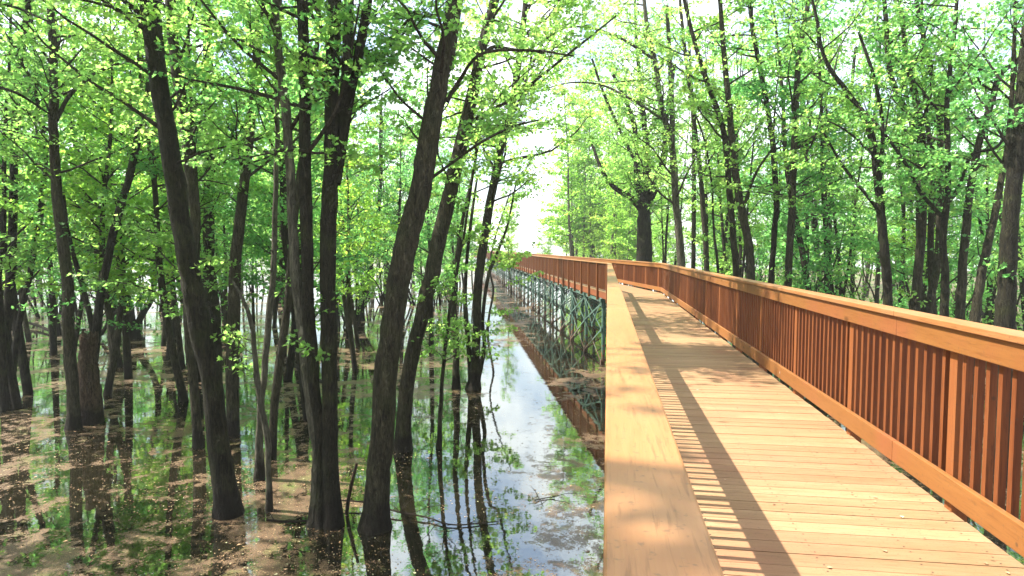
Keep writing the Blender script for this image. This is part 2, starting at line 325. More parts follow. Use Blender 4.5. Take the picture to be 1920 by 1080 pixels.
def bridge_off(y): return 0.0 if y < 25.2 else -(y - 25.2) * .231
def hero_tree(label, base, pts, bk, leaf, seed, D=None, top=15., zlo=6.0, nb=32, Lr=(1.3, 3.4), limbs=(), size=.086, nleaf=12, twigs=9, drift=0.0, cat='tree', group=None, low=1, crownless=False, sub=1, name='tree', bias=None, spray=False):
    rng = np.random.default_rng(seed)
    P, r, D = px_path(base, pts, D, drift, rng)
    if D is not None and P[0, 2] > .05: # base hidden behind the railing: carry it down to the water
        dn = P[0].copy(); slope = (P[0] - P[1]) / max(P[1, 2] - P[0, 2], .1) * .4; dn = P[0] + slope * P[0, 2]; dn[2] = -.1
        P = np.vstack([dn, P]); r = np.concatenate([[r[0] * 1.15], r])
    else: P[0, 2] = -.12
    # continue above the frame
    if P[-1, 2] < top:
        d = (P[-1] - P[-2]); d /= np.linalg.norm(d); d[:2] *= .6; d[:2] += rng.normal(0, .06, 2); d /= np.linalg.norm(d); need = (top - P[-1, 2]) / max(d[2], .3)
        e1 = P[-1] + d * need * .5 + rng.normal(0, .1, 3); e2 = P[-1] + d * need
        P = np.vstack([P, e1, e2]); r = np.concatenate([r, [r[-1] * .7, .02]])
    Q = spline(np.hstack([P, r[:, None]]), 7); wob = rng.normal(0, 1, (len(Q), 2)); wob = (wob + np.roll(wob, 1, 0) + np.roll(wob, 2, 0)) / 3 * .012
    C, rad = Q[:, :3].copy(), np.clip(Q[:, 3], .008, None); C[1:-1, :2] += wob[1:-1]
    fl = np.exp(-np.clip(C[:, 2], 0, None) / .22); rad = rad * .86 * (1 + .34 * fl)
    loc = Vector((C[0, 0], C[0, 1], 0)); root = empty(name, loc); C = C - np.array(loc)[None]
    trunk_mesh(C, rad, rng, bk, root, sides=16 if rad.max() > .12 else 10)
    for lb in limbs:
        LP = []; LR = []
        for (x, y, wd) in lb: p = at_depth(x, y, D + rng.normal(0, .12) * len(LP)); LP.append((p - loc)[:]); LR.append(wd * D / FPX / 2)
        q = spline(np.hstack([np.array(LP), np.array(LR)[:, None]]), 6)
        acc = Acc(); acc.tube(q[:, :3], np.clip(q[:, 3], .006, None), 9, 0, True, rng, .04); acc.build('limb', bk, root)
    if not crownless:
        acc = Acc(); lp, ld = [], []
        zs = C[:, 2]
        for k in range(nb + low):
            if k < nb: z = zlo + (top - .5 - zlo) * (k + rng.uniform(0, 1)) / nb; L = rng.uniform(*Lr) * (1 - .4 * (z - zlo) / (top - zlo))
            else: z = rng.uniform(min(2.6, zlo * .8), zlo); L = rng.uniform(.4, 1.2)
            i = int(np.clip(np.searchsorted(zs, z), 1, len(zs) - 1)); az = rng.uniform(0, 2 * np.pi)
            if bias is not None and rng.uniform() < .6: az = bias + rng.normal(0, .7)
            el = rng.uniform(.05, .95); d = np.array((math.cos(az) * math.cos(el), math.sin(az) * math.cos(el), math.sin(el)))
            tip = C[i] + d * L + np.array(loc)
            if tip[2] < 7.2 and -1.0 < tip[0] - bridge_off(tip[1]) < 3.2: continue
            grow_branch(acc, lp, ld, C[i], d, L, min(rad[i] * .5, .011 * L + .006), rng, twigs if k < nb else 4, nleaf, sub if k < nb else 0)
        for lb in limbs:     # sprays along the drawn limbs
            LP = np.array([(at_depth(x, y, D) - loc)[:] for (x, y, wd) in lb])
            for k in range(14 if D > 15 or spray else 6):
                i = rng.integers(1, len(LP)); az = rng.uniform(0, 2 * np.pi); d = np.array((math.cos(az), math.sin(az), rng.uniform(-.1, .6)))
                grow_branch(acc, lp, ld, LP[i] + (LP[i - 1] - LP[i]) * rng.uniform(), d, rng.uniform(.6, 1.5) * (1 + .5 * (D > 15)), .008, rng, 6, nleaf, 1 if D > 15 else 0)
        lp = np.concatenate(lp); ld = np.concatenate(ld); NLEAF[0] += len(lp)
        add_leaves(acc, lp, ld, size * (1 + .25 * (D > 20) + .3 * (D > 30)), rng, D > 24)
        acc.build('crown', [leaf, M['twig']], root)
    tag(root, label, cat, group); return root

# ================================================================== SETTING
def sheet(name, x0, y0, x1, y1, z, mat):
    a = Acc(); a.add([(x0, y0, z), (x1, y0, z), (x1, y1, z), (x0, y1, z)], [(0, 1, 2, 3)], 0, False)
    o = a.build(name, mat); tag(o, kind='structure'); return o
sheet('water', -500, -60, 500, 700, 0, M['water'])
def bank():
    rng = np.random.default_rng(5); nx, ny = 60, 90; a = Acc()
    xs = np.linspace(0, 1, nx); V = []
    for j in range(ny):
        y = -5 + j * 1.6; edge = 13 + 2.5 * math.sin(y * .13) + 1.5 * math.sin(y * .31 + 1) - max(0, (y - 30)) * .12
        for i in range(nx):
            x = edge + (xs[i] ** 1.6) * 120; h = -.25 + .55 * min(1, (x - edge) / 4) + .12 * math.sin(x * .9 + y * .5) * math.sin(y * .7)
            V.append((x, y, h))
    F = [(j * nx + i, j * nx + i + 1, (j + 1) * nx + i + 1, (j + 1) * nx + i) for j in range(ny - 1) for i in range(nx - 1)]
    a.add(V, F, 0); o = a.build('forest_ground', M['soil']); tag(o, kind='structure')
bank()

# ================================================================== FOOTBRIDGE
def deckz(s): return 3.155 - .0065 * max(min(s, 25.), -5)
KN = [(-5., 0.), (25., 0.)]     # near run: along +Y; left inner plane X = .13, right inner plane X = 2.0
XL, XR = .13, 2.0; XC = (XL + XR) / 2; HW = (XR - XL) / 2
c0 = Vector((XC, -5)); c1 = Vector((XC, 25.2)); a1 = R(13.0); dir1 = Vector((-math.sin(a1), math.cos(a1)))
c2 = c1 + dir1 * 108; a2 = R(27); dir2 = Vector((-math.sin(a2), math.cos(a2))); c3 = c2 + dir2 * 10
CL = [c0, c1, c2, c3]; DIRS = [Vector((0, 1)), dir1, dir2]
def zdk(seg, p): return deckz(p.y) if seg == 0 else deckz(25.)
bridge = empty('footbridge', (XC, 0, 0)); tag(bridge, 'long stained wood footbridge on green steel trestles, bending left across the flooded woods', 'footbridge')
BL = Vector((XC, 0, 0))
def lfr(seg):   # frame of a segment: origin, along, outward-right normal
    d = DIRS[seg]; return CL[seg], d, Vector((d.y, -d.x))
def seglen(seg): return (CL[seg + 1] - CL[seg]).length
def pt(seg, s, off, z): o, d, nrm = lfr(seg); q = o + d * s + nrm * off; return (q.x - XC, q.y, z)
def miter(seg, end, off):
    """extra length at a joint for something offset by off (right positive)"""
    j = seg if end == 0 else seg + 1
    if j == 0 or j == len(CL) - 1: return 0.0
    ang = (a1 if j == 1 else (a2 - a1)) / 2
    ext = off * math.tan(ang); return ext            # turning left: the right side is longer
def prism(acc, seg, s0, s1, u0, u1, z0, z1, mat=0, m0=None, m1=None):
    """box along a segment between offsets u0<u1; with mitred ends when m0/m1"""
    def S(s, u, m, sgn): return s + (sgn * m(u) if m else 0)
    g0 = lambda u: S(s0, u, m0, -1); g1 = lambda u: S(s1, u, m1, 1)
    zz = lambda s: zdk(seg, CL[seg] + DIRS[seg] * max(0, min(s, seglen(seg))))
    v = []
    for zo in (z0, z1):
        for (u, g) in ((u0, g0), (u1, g0), (u1, g1), (u0, g1)):
            s = g(u); v.append(pt(seg, s, u, zz(s) + zo))
    # order to BOXF: (x0y0)(x1y0)(x1y1)(x0y1)
    acc.hexa(v, mat)
rngb = np.random.default_rng(3)
screws = Acc()
BW, GAP = .141, .006
deck = Acc()
for seg in range(3):
    L = seglen(seg); s = 0.0
    while s < L - .02:
        e = min(s + BW, L)
        jit = rngb.uniform(-.006, .006, 2)
        m0 = (lambda u, sg=seg: miter(sg, 0, u)) if s == 0 and seg > 0 else None; m1 = (lambda u, sg=seg: miter(sg, 1, u)) if e >= L - .02 and seg < 2 else None
        zt = rngb.uniform(-.0012, .0012); 
        # the wedge at a bend is covered by boards cut to the mitre
        prism(deck, seg, s, e - GAP, -HW - .05 + jit[0], HW + .05 + jit[1], -.038 + zt, 0 + zt, 0, m0, m1)
        if seg == 0 and s > 4 and s < 22:
            for u in (-.88, -.5, 0, .5, .88):
                for q in (s + .03, s + .105):
                    x, y, _ = pt(seg, q + rngb.uniform(-.006, .006), u + rngb.uniform(-.012, .012), 0); zz = zdk(seg, CL[seg] + DIRS[seg] * q) + zt + .0008
                    an = np.linspace(0, 6.2832, 7)[:-1]; screws.add([(x + .0055 * math.cos(t), y + .0055 * math.sin(t), zz) for t in an], [tuple(range(6))], 0, False)
        s += BW
deck_o = deck.build('deck', M['deck'], bridge)
m_ = NT('screw_metal'); m_.surf(m_.n('ShaderNodeBsdfPrincipled', {'Base Color': (.06, .045, .035), 'Roughness': .5, 'Metallic': .6})); screws.build('deck_screws', m_.m, bridge)['kind'] = 'stuff'
# longitudinal joists under the deck
j = Acc()
for seg in range(3):
    L = seglen(seg)
    for u in (-.5, 0, .5):
        prism(j, seg, 0, L, u - .02, u + .02, -.28, -.042, 0, (lambda q, sg=seg: miter(sg, 0, q)) if seg else None, (lambda q, sg=seg: miter(sg, 1, q)) if seg < 2 else None)
j.build('joists', M['fascia'], bridge)
def beveled(o, wd=.004):
    b = o.modifiers.new('bevel', 'BEVEL'); b.width = wd; b.segments = 2; b.limit_method = 'ANGLE'; o.data.polygons.foreach_set('use_smooth', [False] * len(o.data.polygons)); return o
npost = [0]; nbal = {}
POSTREST = Acc()
def railing(side, label):
    root = empty('railing', (0, 0, 0), bridge); root['label'] = label
    # u positions for a piece given its outward distance range a..b
    def U(a, b): return (HW + a, HW + b) if side > 0 else (-HW - b, -HW - a)
    mit0 = lambda seg: (lambda q: miter(seg, 0, q)) if seg else None
    mit1 = lambda seg: (lambda q: miter(seg, 1, q)) if seg < 2 else None
    pieces = {'cap_rail': ((-.020, .132), (1.102, 1.140), M['cap']), 'face_board': ((.002, .04), (.965, 1.100), M['rail']),
              'toe_board': ((.002, .04), (.072, .220), M['rail']), 'fascia_board': ((-.012, .038), (-.30, -.041), M['fascia'])}
    for nm, ((a, b), (z0, z1), mt) in pieces.items():
        acc = Acc(); u0, u1 = U(a, b)
        for seg in range(3):
            L = seglen(seg); step = 4.95 if seg == 0 else 3.5; s = 0.0
            if seg == 0 and side < 0 and nm == 'cap_rail': s = 0; step = 9.9
            while s < L - .01:
                e = min(s + step, L);
                if L - e < .8: e = L
                prism(acc, seg, s + (.0015 if s > 0 else 0), e - (.0015 if e < L else 0), u0, u1, z0, z1, 0, mit0(seg) if s == 0 else None, mit1(seg) if e >= L - .01 else None)
                s = e
        beveled(acc.build(nm, mt, root), .005)
    # posts
    rest = Acc()
    for seg in range(3):
        L = seglen(seg); sp = 1.65 if seg == 0 else 1.75; ext = miter(seg, 1, side * (HW + .085)) if seg < 2 else 0
        s = .95 if seg == 0 else .35; u0, u1 = U(.0405, .128)
        ps = []
        while s < L + ext - .1: ps.append(s); s += sp
        for s in ps:
            single = seg == 0 or (seg == 1 and ((side < 0 and s < 56) or (side > 0 and s < 18)))
            acc = Acc() if single else rest
            prism(acc, seg, s - .043, s + .043, u0, u1, -.40, 1.099)
            if single:
                acc.build('post', M['post'], root); npost[0] += 1
        # balusters between the posts
        bal = []
        for i in range(len(ps)):
            b = ps[i + 1] if i + 1 < len(ps) else min(ps[i] + sp, L + ext)
            n = 14
            for k in range(1, n):
                q = ps[i] + (b - ps[i]) * k / n
                if q < L + ext - .03: bal.append(q)
        if seg == 0:
            for k in range(1, 6): bal.append(ps[0] - k * sp / 14)
        if seg > 0:
            k = 1
            while ps[0] - k * sp / 14 > -miter(seg, 0, side * (HW + .06)) + .03: bal.append(ps[0] - k * sp / 14); k += 1
        for q in bal:
            u0b, u1b = U(.042, .08); rest_b = balrest[side]
            tw = rngb.uniform(-.004, .004)
            y = CL[seg].y + q
            if side > 0 and seg == 0 and 2.4 < y < 13.2 and len(nbal.setdefault(side, [])) < 100:
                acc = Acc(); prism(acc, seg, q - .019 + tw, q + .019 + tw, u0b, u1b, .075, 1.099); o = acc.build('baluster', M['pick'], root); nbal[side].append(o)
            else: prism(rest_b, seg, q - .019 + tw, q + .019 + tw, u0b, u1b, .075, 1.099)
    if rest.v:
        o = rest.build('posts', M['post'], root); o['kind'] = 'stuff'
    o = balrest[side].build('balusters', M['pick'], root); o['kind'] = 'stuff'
balrest = {1: Acc(), -1: Acc()}
railing(-1, 'left railing, its cap board running right under the viewer')
railing(1, 'right railing with its inner side in the sun')

# steel trestle bents
def bar(acc, a, b, wd=.05, th=.012, n=None):
    a = Vector(a); b = Vector(b); d = (b - a).normalized(); n = Vector(n) if n else Vector((0, 0, 1)); s = d.cross(n).normalized() * wd / 2; t = s.cross(d).normalized() * th / 2
    v = [a - s - t, a + s - t, b + s - t, b - s - t, a - s + t, a + s + t, b + s + t, b - s + t]; acc.hexa([x[:] for x in v])
bents = []
for seg in range(3):
    L = seglen(seg); s = 1.0 if seg == 0 else 1.4
    while s < L - .5: bents.append((seg, s)); s += 3.5
for bi, (seg, s) in enumerate(bents):
    zt = zdk(seg, CL[seg] + DIRS[seg] * s) - .30
    be = empty('trestle_bent', pt(seg, s, 0, 0), bridge); o3 = Vector(pt(seg, s, 0, 0))
    P3 = lambda u, z, ds=0.: (Vector(pt(seg, s + ds, u, z)) - o3)
    for u in (-HW + .02, HW - .02):
        a = Acc(); a.tube([P3(u, -.4)[:], P3(u, 1.4)[:], P3(u, zt - .14)[:]], [.075, .075, .075], 12); a.build('leg', M['steel'], be)
    a = Acc(); q = Vector(DIRS[seg].to_3d()) * .06
    bar(a, P3(-HW - .12, zt - .07), P3(HW + .12, zt - .07), .14, .13); a.build('cap_beam', M['steel'], be)
    a = Acc(); nn = DIRS[seg].to_3d(); nn = (nn.x, nn.y, 0)
    for (z0, z1, k) in ((.15, 1.45, .02), (1.5, zt - .16, .02)):
        bar(a, P3(-HW + .05, z0, .03), P3(HW - .05, z1, .03), .06, .01, nn); bar(a, P3(-HW + .05, z1, -.03), P3(HW - .05, z0, -.03), .06, .01, nn)
    a.build('cross_brace', M['steel'], be)
    if bi + 1 < len(bents) and bents[bi + 1][0] == seg:
        nrm = (DIRS[seg].y, -DIRS[seg].x, 0)
        for sd_ in (-1, 1):
            a = Acc()
            for (z0, z1) in ((.1, 1.45), (1.45, zt - .2)):
                for (qa, qb, off) in ((z0, z1, .075), (z1, z0, .095)):
                    bar(a, P3(sd_ * (HW - .02 + off), qa), P3(sd_ * (HW - .02 + off), qb, 3.5), .065, .01, nrm)
            # half-bay knee braces make the lattice
            bar(a, P3(sd_ * (HW - .02 + .115), zt - .18, .05), P3(sd_ * (HW + .095), 1.45, 1.75), .055, .01, nrm)
            bar(a, P3(sd_ * (HW - .02 + .115), 1.45, 1.75), P3(sd_ * (HW + .095), zt - .18, 3.45), .055, .01, nrm)
            bar(a, P3(sd_ * (HW - .0), zt - .10, .05), P3(sd_ * (HW - .0), zt - .10, 3.45), .12, .06, nrm)
            for (zg, dg) in ((1.45, 0), (1.45, 1.75), (.12, 0), (zt - .2, 0)):
                bar(a, P3(sd_ * (HW - .02 + .103), zg - .11, dg), P3(sd_ * (HW - .02 + .103), zg + .11, dg), .2, .012, nrm)
            a.build('lattice_brace', M['steel'], be)

# ================================================================== HERO TREES, LEFT WOOD
bD, bM, bL = M['barkD'], M['barkM'], M['barkL']; lA, lB, lC = M['leafA'], M['leafB'], M['leafC']
H_ = hero_tree
H_('thick dark trunk leaning left over the pond, the largest left of the clump of three', (430, 964, 54), [(411, 840, 47), (396, 710, 43), (374, 610, 46), (362, 540, 44), (345, 450, 42), (330, 350, 40), (314, 250, 38), (297, 150, 37), (280, 0, 38), (265, -120, 34)], bD, lA, 1, limbs=[[(292, 60, 12), (262, 25, 9), (225, -5, 8), (170, -60, 6)]])
H_('slim pale trunk crossing behind the thick leaning dark trunk', (372, 838, 20), [(365, 740, 19), (355, 640, 19), (352, 560, 19), (360, 480, 20), (367, 425, 20), (361, 350, 24), (352, 280, 24), (342, 200, 22), (330, 125, 22), (320, 25, 21), (316, -60, 20)], bM, lA, 2)
H_('straight mossy trunk behind the leaning tree, with a short limb forking right', (437, 815, 24), [(436, 700, 28), (440, 540, 26), (445, 450, 23), (458, 350, 21), (468, 250, 20), (480, 130, 18), (488, 20, 16), (492, -60, 15)], bM, lA, 3)
H_('upright trunk rising just right of the leaning tree, limb forking at mid height', (408, 765, 24), [(402, 600, 24), (392, 500, 24), (392, 375, 22), (393, 280, 20), (392, 150, 20), (387, 0, 17), (384, -70, 15)], bD, lB, 4, limbs=[[(396, 325, 8), (412, 300, 7), (432, 262, 6), (445, 215, 4)]])
H_('pale thin curving stem at the front of the slender pair, bowed to the left', (505, 957, 14), [(504, 890, 13), (502, 820, 14), (487, 740, 14), (475, 640, 11), (465, 585, 9), (448, 545, 6), (430, 520, 5)], bL, lA, 5, top=3.6, zlo=2.4, nb=3, Lr=(.3, .7), low=0, nleaf=5)
H_('pale slender trunk of the pair, wide at its foot, standing behind the bowed stem', (485, 898, 20), [(487, 790, 16), (495, 705, 14), (502, 615, 14), (510, 540, 13), (514, 480, 12), (516, 380, 11), (520, 260, 10), (524, 100, 8)], bL, lA, 6, nb=12)
H_('grey slender trunk leaning right, crossing behind the pale pair', (508, 860, 18), [(515, 765, 18), (525, 680, 19), (537, 590, 17), (541, 540, 15), (550, 440, 13), (565, 300, 12), (590, 120, 10), (600, 0, 9)], bM, lB, 7, nb=12)
H_('pale smooth trunk at the left of the clump of three, kinked near its foot', (588, 984, 28), [(594, 900, 25), (598, 850, 28), (588, 790, 25), (580, 740, 25), (570, 640, 27), (557, 540, 23), (548, 400, 20), (540, 250, 20), (525, 120, 19), (517, 25, 16), (512, -60, 14)], bL, lA, 8)
H_('dark narrow trunk in the middle of the clump of three', (603, 986, 28), [(600, 850, 22), (590, 720, 24), (580, 600, 26), (577, 540, 26), (573, 350, 26), (570, 150, 23), (565, 0, 21), (562, -80, 18)], bD, lB, 9, D=None)
H_('thick rough trunk at the right of the clump of three, splitting high up', (624, 986, 42), [(620, 850, 35), (618, 700, 34), (615, 540, 34), (618, 400, 35), (622, 300, 31), (622, 200, 29), (627, 0, 29), (630, -80, 27)], bD, lA, 10, limbs=[[(630, 345, 18), (639, 280, 18), (646, 180, 18), (652, 90, 18), (655, 0, 18), (658, -80, 16)], [(634, 320, 18), (645, 250, 19), (658, 170, 18), (673, 100, 17), (690, 0, 15), (704, -80, 13)], [(662, 145, 6), (695, 125, 5), (735, 75, 5), (795, 0, 4)]])
H_('big ridged trunk with scarred bark leaning right in the middle of the pond', (702, 990, 60), [(709, 900, 54), (715, 840, 52), (725, 690, 50), (742, 570, 48), (752, 500, 51), (770, 425, 49), (790, 350, 46), (805, 250, 44), (825, 150, 39), (850, 25, 36), (866, -80, 33)], bM, lA, 11, limbs=[[(795, 345, 7), (825, 322, 6), (855, 300, 5), (905, 265, 5), (960, 238, 4), (1010, 225, 3)], [(838, 190, 8), (862, 150, 7), (905, 100, 6), (1000, 95, 5), (1075, 105, 3)]])
H_('grey smooth trunk leaning right just behind the big ridged one', (755, 843, 36), [(760, 740, 32), (780, 640, 32), (797, 565, 31), (812, 500, 34), (835, 400, 33), (852, 325, 31), (870, 250, 29), (890, 150, 24), (905, 85, 22), (928, 0, 20), (945, -60, 18)], bM, lA, 12, limbs=[[(872, 240, 9), (905, 215, 8), (960, 185, 6), (1030, 130, 5), (1155, 30, 3)], [(893, 130, 7), (920, 90, 7), (960, 92, 5), (1020, 100, 3)]])
H_('trunk with several stems at its foot, leaning right beside the open water lane', (887, 729, 30), [(892, 665, 20), (895, 560, 18), (900, 500, 20), (912, 420, 19), (925, 350, 18), (940, 275, 16), (960, 200, 16), (975, 100, 14), (983, 25, 12), (988, -60, 11)], bM, lA, 13, nb=46, Lr=(2.0, 5.0), top=17, bias=.2, limbs=[[(884, 722, 12), (880, 665, 10), (874, 600, 9), (872, 540, 8), (880, 440, 6), (895, 330, 4)], [(896, 715, 10), (908, 650, 8), (905, 600, 7), (915, 520, 7), (935, 468, 6), (952, 420, 4), (968, 340, 3)]])
H_('slim grey pole tree just left of the many-stemmed tree by the open water', (855, 729, 17), [(855, 640, 13), (852, 565, 11), (857, 480, 10), (870, 400, 8), (888, 320, 7), (905, 200, 6)], bM, lA, 14, nb=12, top=10)
H_('thin sapling in the water between the grey leaning trunk and the pole tree', (822, 841, 11), [(827, 740, 9), (837, 640, 8), (847, 560, 7), (862, 480, 6), (880, 380, 5), (890, 300, 4)], bM, lA, 15, nb=9, top=7, zlo=2.4, Lr=(.5, 1.4), low=5)
H_('hair thin sapling standing beside the far railing reflection', (913, 622, 6), [(918, 585, 5), (925, 545, 5), (918, 500, 4), (930, 440, 4), (950, 380, 3)], bD, lA, 16, nb=6, top=8, Lr=(.5, 1.4))
H_('upright trunk at the left picture edge with a thin companion stem', (12, 757, 24), [(10, 690, 20), (12, 610, 20), (20, 540, 20), (25, 400, 16), (28, 250, 15), (37, 125, 14), (50, 25, 13), (57, -60, 12)], bD, lA, 17)
H_('thin stem curving right from the foot of the left edge trunk', (18, 748, 14), [(30, 640, 12), (50, 540, 12), (67, 450, 12), (82, 350, 12), (84, 275, 9), (70, 180, 7), (62, 60, 6)], bD, lB, 18, nb=12)
H_('smooth grey trunk standing left of the broken stump', (138, 804, 28), [(137, 740, 24), (130, 640, 24), (127, 540, 23), (117, 450, 22), (103, 325, 20), (100, 200, 18), (100, 100, 16), (93, 0, 15), (88, -80, 13)], bM, lA, 19, limbs=[[(101, 235, 8), (130, 180, 7), (175, 140, 6), (230, 118, 5), (275, 113, 4)]])
H_('dark stem leaning right out of the broken stump', (176, 785, 22), [(174, 700, 18), (180, 628, 18), (192, 540, 17), (215, 425, 16), (245, 325, 15), (265, 225, 14), (278, 165, 11), (290, 60, 9)], bD, lB, 20, nb=16, limbs=[[(176, 632, 10), (165, 575, 10), (150, 520, 9), (128, 440, 8), (118, 360, 6)]])
H_('crooked dark trunk twisting near the water left of centre', (243, 636, 22), [(247, 605, 16), (240, 562, 14), (222, 530, 12), (205, 480, 10), (196, 380, 9), (200, 250, 8)], bD, lB, 21, nb=12, limbs=[[(190, 628, 6), (212, 592, 8), (236, 570, 9)]])
H_('crooked dark trunk bowing right beside the twisting one', (254, 634, 18), [(262, 600, 14), (285, 555, 12), (287, 500, 12), (270, 420, 11), (263, 320, 10), (262, 180, 8)], bD, lA, 22, nb=12)
H_('trunk leaning right far back in the left wood, dark against a gap of bright water', (672, 598, 18), [(680, 560, 14), (690, 520, 13), (700, 460, 11), (712, 360, 9), (715, 240, 8)], bD, lB, 23, nb=14, group=None)
H_('leaning limb-like trunk crossing the far left upper corner', (-60, 700, 34), [(-40, 420, 30), (-10, 300, 26), (30, 235, 20), (80, 200, 16), (130, 160, 12), (190, 130, 9)], bD, lA, 24, nb=14, top=12)

H_('tree just outside the picture whose leafy bough hangs in at the upper left corner', (-330, 1120, 50), [(-335, 800, 44), (-345, 400, 38), (-350, 100, 32), (-350, -200, 28)], bD, lA, 25, nb=30, spray=True, limbs=[[(-345, 330, 14), (-250, 260, 11), (-150, 190, 9), (-60, 160, 7), (20, 170, 5), (95, 215, 3)], [(-345, 120, 12), (-220, 60, 9), (-100, 20, 7), (10, 10, 5), (90, 40, 3)]])
# right wood (their feet stand behind the right railing)
def RT(label, D, pts, bk, leaf, seed, **k): return H_(label, pts[0], pts[1:], bk, leaf, seed, D=D, **k)
RT('old broad dark trunk with spreading limbs beyond the bridge bend', 36, [(1208, 490, 34), (1208, 430, 30), (1207, 390, 24), (1212, 340, 19), (1213, 290, 15), (1205, 200, 11), (1195, 100, 8), (1190, 0, 6)], bD, lA, 31, nb=60, Lr=(1.5, 4.8), zlo=6.5, top=17, low=0, limbs=[[(1203, 392, 15), (1182, 370, 11), (1150, 350, 9), (1128, 318, 7), (1110, 270, 5)], [(1205, 385, 14), (1195, 330, 12), (1188, 230, 9), (1150, 140, 6)], [(1211, 390, 17), (1232, 340, 16), (1246, 290, 12), (1250, 220, 9), (1265, 120, 7)], [(1190, 300, 7), (1160, 240, 6), (1130, 170, 5), (1110, 110, 4)]])
RT('pale straight trunk just right of the old broad tree', 27, [(1277, 495, 18), (1272, 430, 16), (1267, 375, 15), (1260, 275, 14), (1240, 200, 11), (1230, 125, 11), (1215, 60, 9), (1205, -30, 8)], bL, lA, 32, nb=32, Lr=(1.5, 4.2), top=15, low=0, bias=2.9, limbs=[[(1261, 280, 10), (1260, 200, 10), (1255, 90, 8), (1250, 10, 6)], [(1245, 225, 6), (1190, 190, 5), (1130, 160, 4), (1070, 155, 3), (1010, 170, 2)], [(1225, 110, 6), (1160, 70, 5), (1090, 50, 4), (1020, 60, 3)]])
RT('thin dark trunk behind the railing, first right of the pale straight one', 30, [(1300, 500, 10), (1301, 350, 9), (1300, 280, 7), (1296, 150, 6), (1290, 40, 5)], bD, lA, 33, nb=14)
RT('thin crooked grey trunk midway between the pale trunk and the forked pair', 28, [(1325, 502, 12), (1317, 375, 11), (1307, 270, 9), (1285, 100, 8), (1275, 0, 6)], bM, lB, 34, nb=16)
RT('very thin dark sapling stem left of the forked pair', 26, [(1346, 508, 6), (1338, 430, 5), (1335, 350, 4), (1320, 260, 4), (1290, 180, 3)], bD, lA, 35, nb=8, top=8, Lr=(.5, 1.5))
RT('left leaning trunk of the close pair beyond the middle of the right railing', 20.5, [(1381, 516, 15), (1374, 440, 14), (1367, 350, 13), (1358, 250, 12), (1330, 165, 11), (1305, 90, 9), (1288, 20, 8)], bM, lA, 36, nb=22)
RT('right trunk of the close pair, curving up with a fork', 20, [(1408, 522, 19), (1402, 450, 18), (1392, 400, 17), (1375, 300, 15), (1368, 200, 13), (1360, 130, 12), (1353, 40, 10)], bM, lA, 37, nb=22, limbs=[[(1392, 395, 6), (1415, 330, 5), (1440, 290, 4), (1480, 240, 3)]])
RT('dark bowed trunk swinging right then left, beyond the railing', 21, [(1446, 528, 12), (1452, 440, 12), (1456, 375, 12), (1448, 267, 12), (1440, 207, 11), (1425, 130, 10), (1410, 50, 9), (1402, -30, 8)], bD, lB, 38, nb=20)
RT('straight grey trunk leaning slightly right, alone beyond the railing', 20, [(1477, 535, 16), (1482, 440, 15), (1486, 355, 15), (1493, 178, 12), (1500, 90, 11), (1514, 10, 9), (1520, -60, 8)], bM, lA, 39, nb=22)
RT('rough dark trunk bending left at mid height over the railing', 17.5, [(1665, 572, 20), (1660, 490, 19), (1653, 415, 18), (1645, 326, 17), (1630, 237, 15), (1588, 172, 11), (1547, 113, 8), (1530, 30, 6)], bD, lA, 40, nb=22, limbs=[[(1652, 400, 7), (1620, 360, 6), (1580, 310, 5), (1545, 250, 4)], [(1650, 340, 8), (1655, 240, 7), (1640, 150, 6), (1610, 60, 5)]])
RT('tall grey trunk forking into a wide Y near the right side', 18, [(1716, 580, 20), (1722, 500, 19), (1728, 420, 18), (1730, 326, 18), (1724, 237, 16), (1695, 200, 13), (1668, 130, 11), (1660, 30, 9), (1655, -40, 8)], bM, lA, 41, nb=22, limbs=[[(1726, 250, 14), (1716, 180, 12), (1700, 110, 9), (1690, 20, 8)]])
RT('grey trunk standing close behind the wide Y trunk, curving left at its top', 19, [(1742, 583, 17), (1757, 500, 15), (1762, 400, 14), (1763, 326, 13), (1760, 207, 12), (1736, 90, 10), (1718, 0, 9)], bM, lB, 42, nb=20)
RT('dark trunk with low dark branches reaching left and right', 16.5, [(1770, 592, 18), (1772, 520, 16), (1768, 440, 14), (1778, 355, 12), (1775, 200, 10), (1790, 60, 8)], bD, lB, 43, nb=18, limbs=[[(1765, 405, 8), (1725, 360, 7), (1700, 310, 6), (1650, 240, 5), (1600, 190, 4)], [(1768, 400, 7), (1800, 345, 6), (1822, 290, 6), (1870, 275, 5), (1900, 220, 4)]])
RT('trunk leaning right and bending over towards the right picture edge', 17, [(1800, 598, 19), (1807, 474, 17), (1820, 355, 15), (1837, 267, 14), (1860, 190, 13), (1878, 136, 11), (1925, 100, 9), (1960, 20, 7)], bM, lA, 44, nb=20)
RT('short leaning trunk close left of the massive dark one', 15.5, [(1828, 602, 20), (1840, 520, 18), (1852, 455, 16), (1872, 370, 13), (1890, 260, 10), (1900, 120, 8)], bM, lB, 45, nb=16)
RT('massive dark trunk at the right picture edge', 13.5, [(1884, 622, 40), (1888, 540, 36), (1892, 460, 33), (1903, 326, 31), (1915, 207, 28), (1928, 60, 25), (1935, -50, 22)], bD, lB, 46, nb=20)
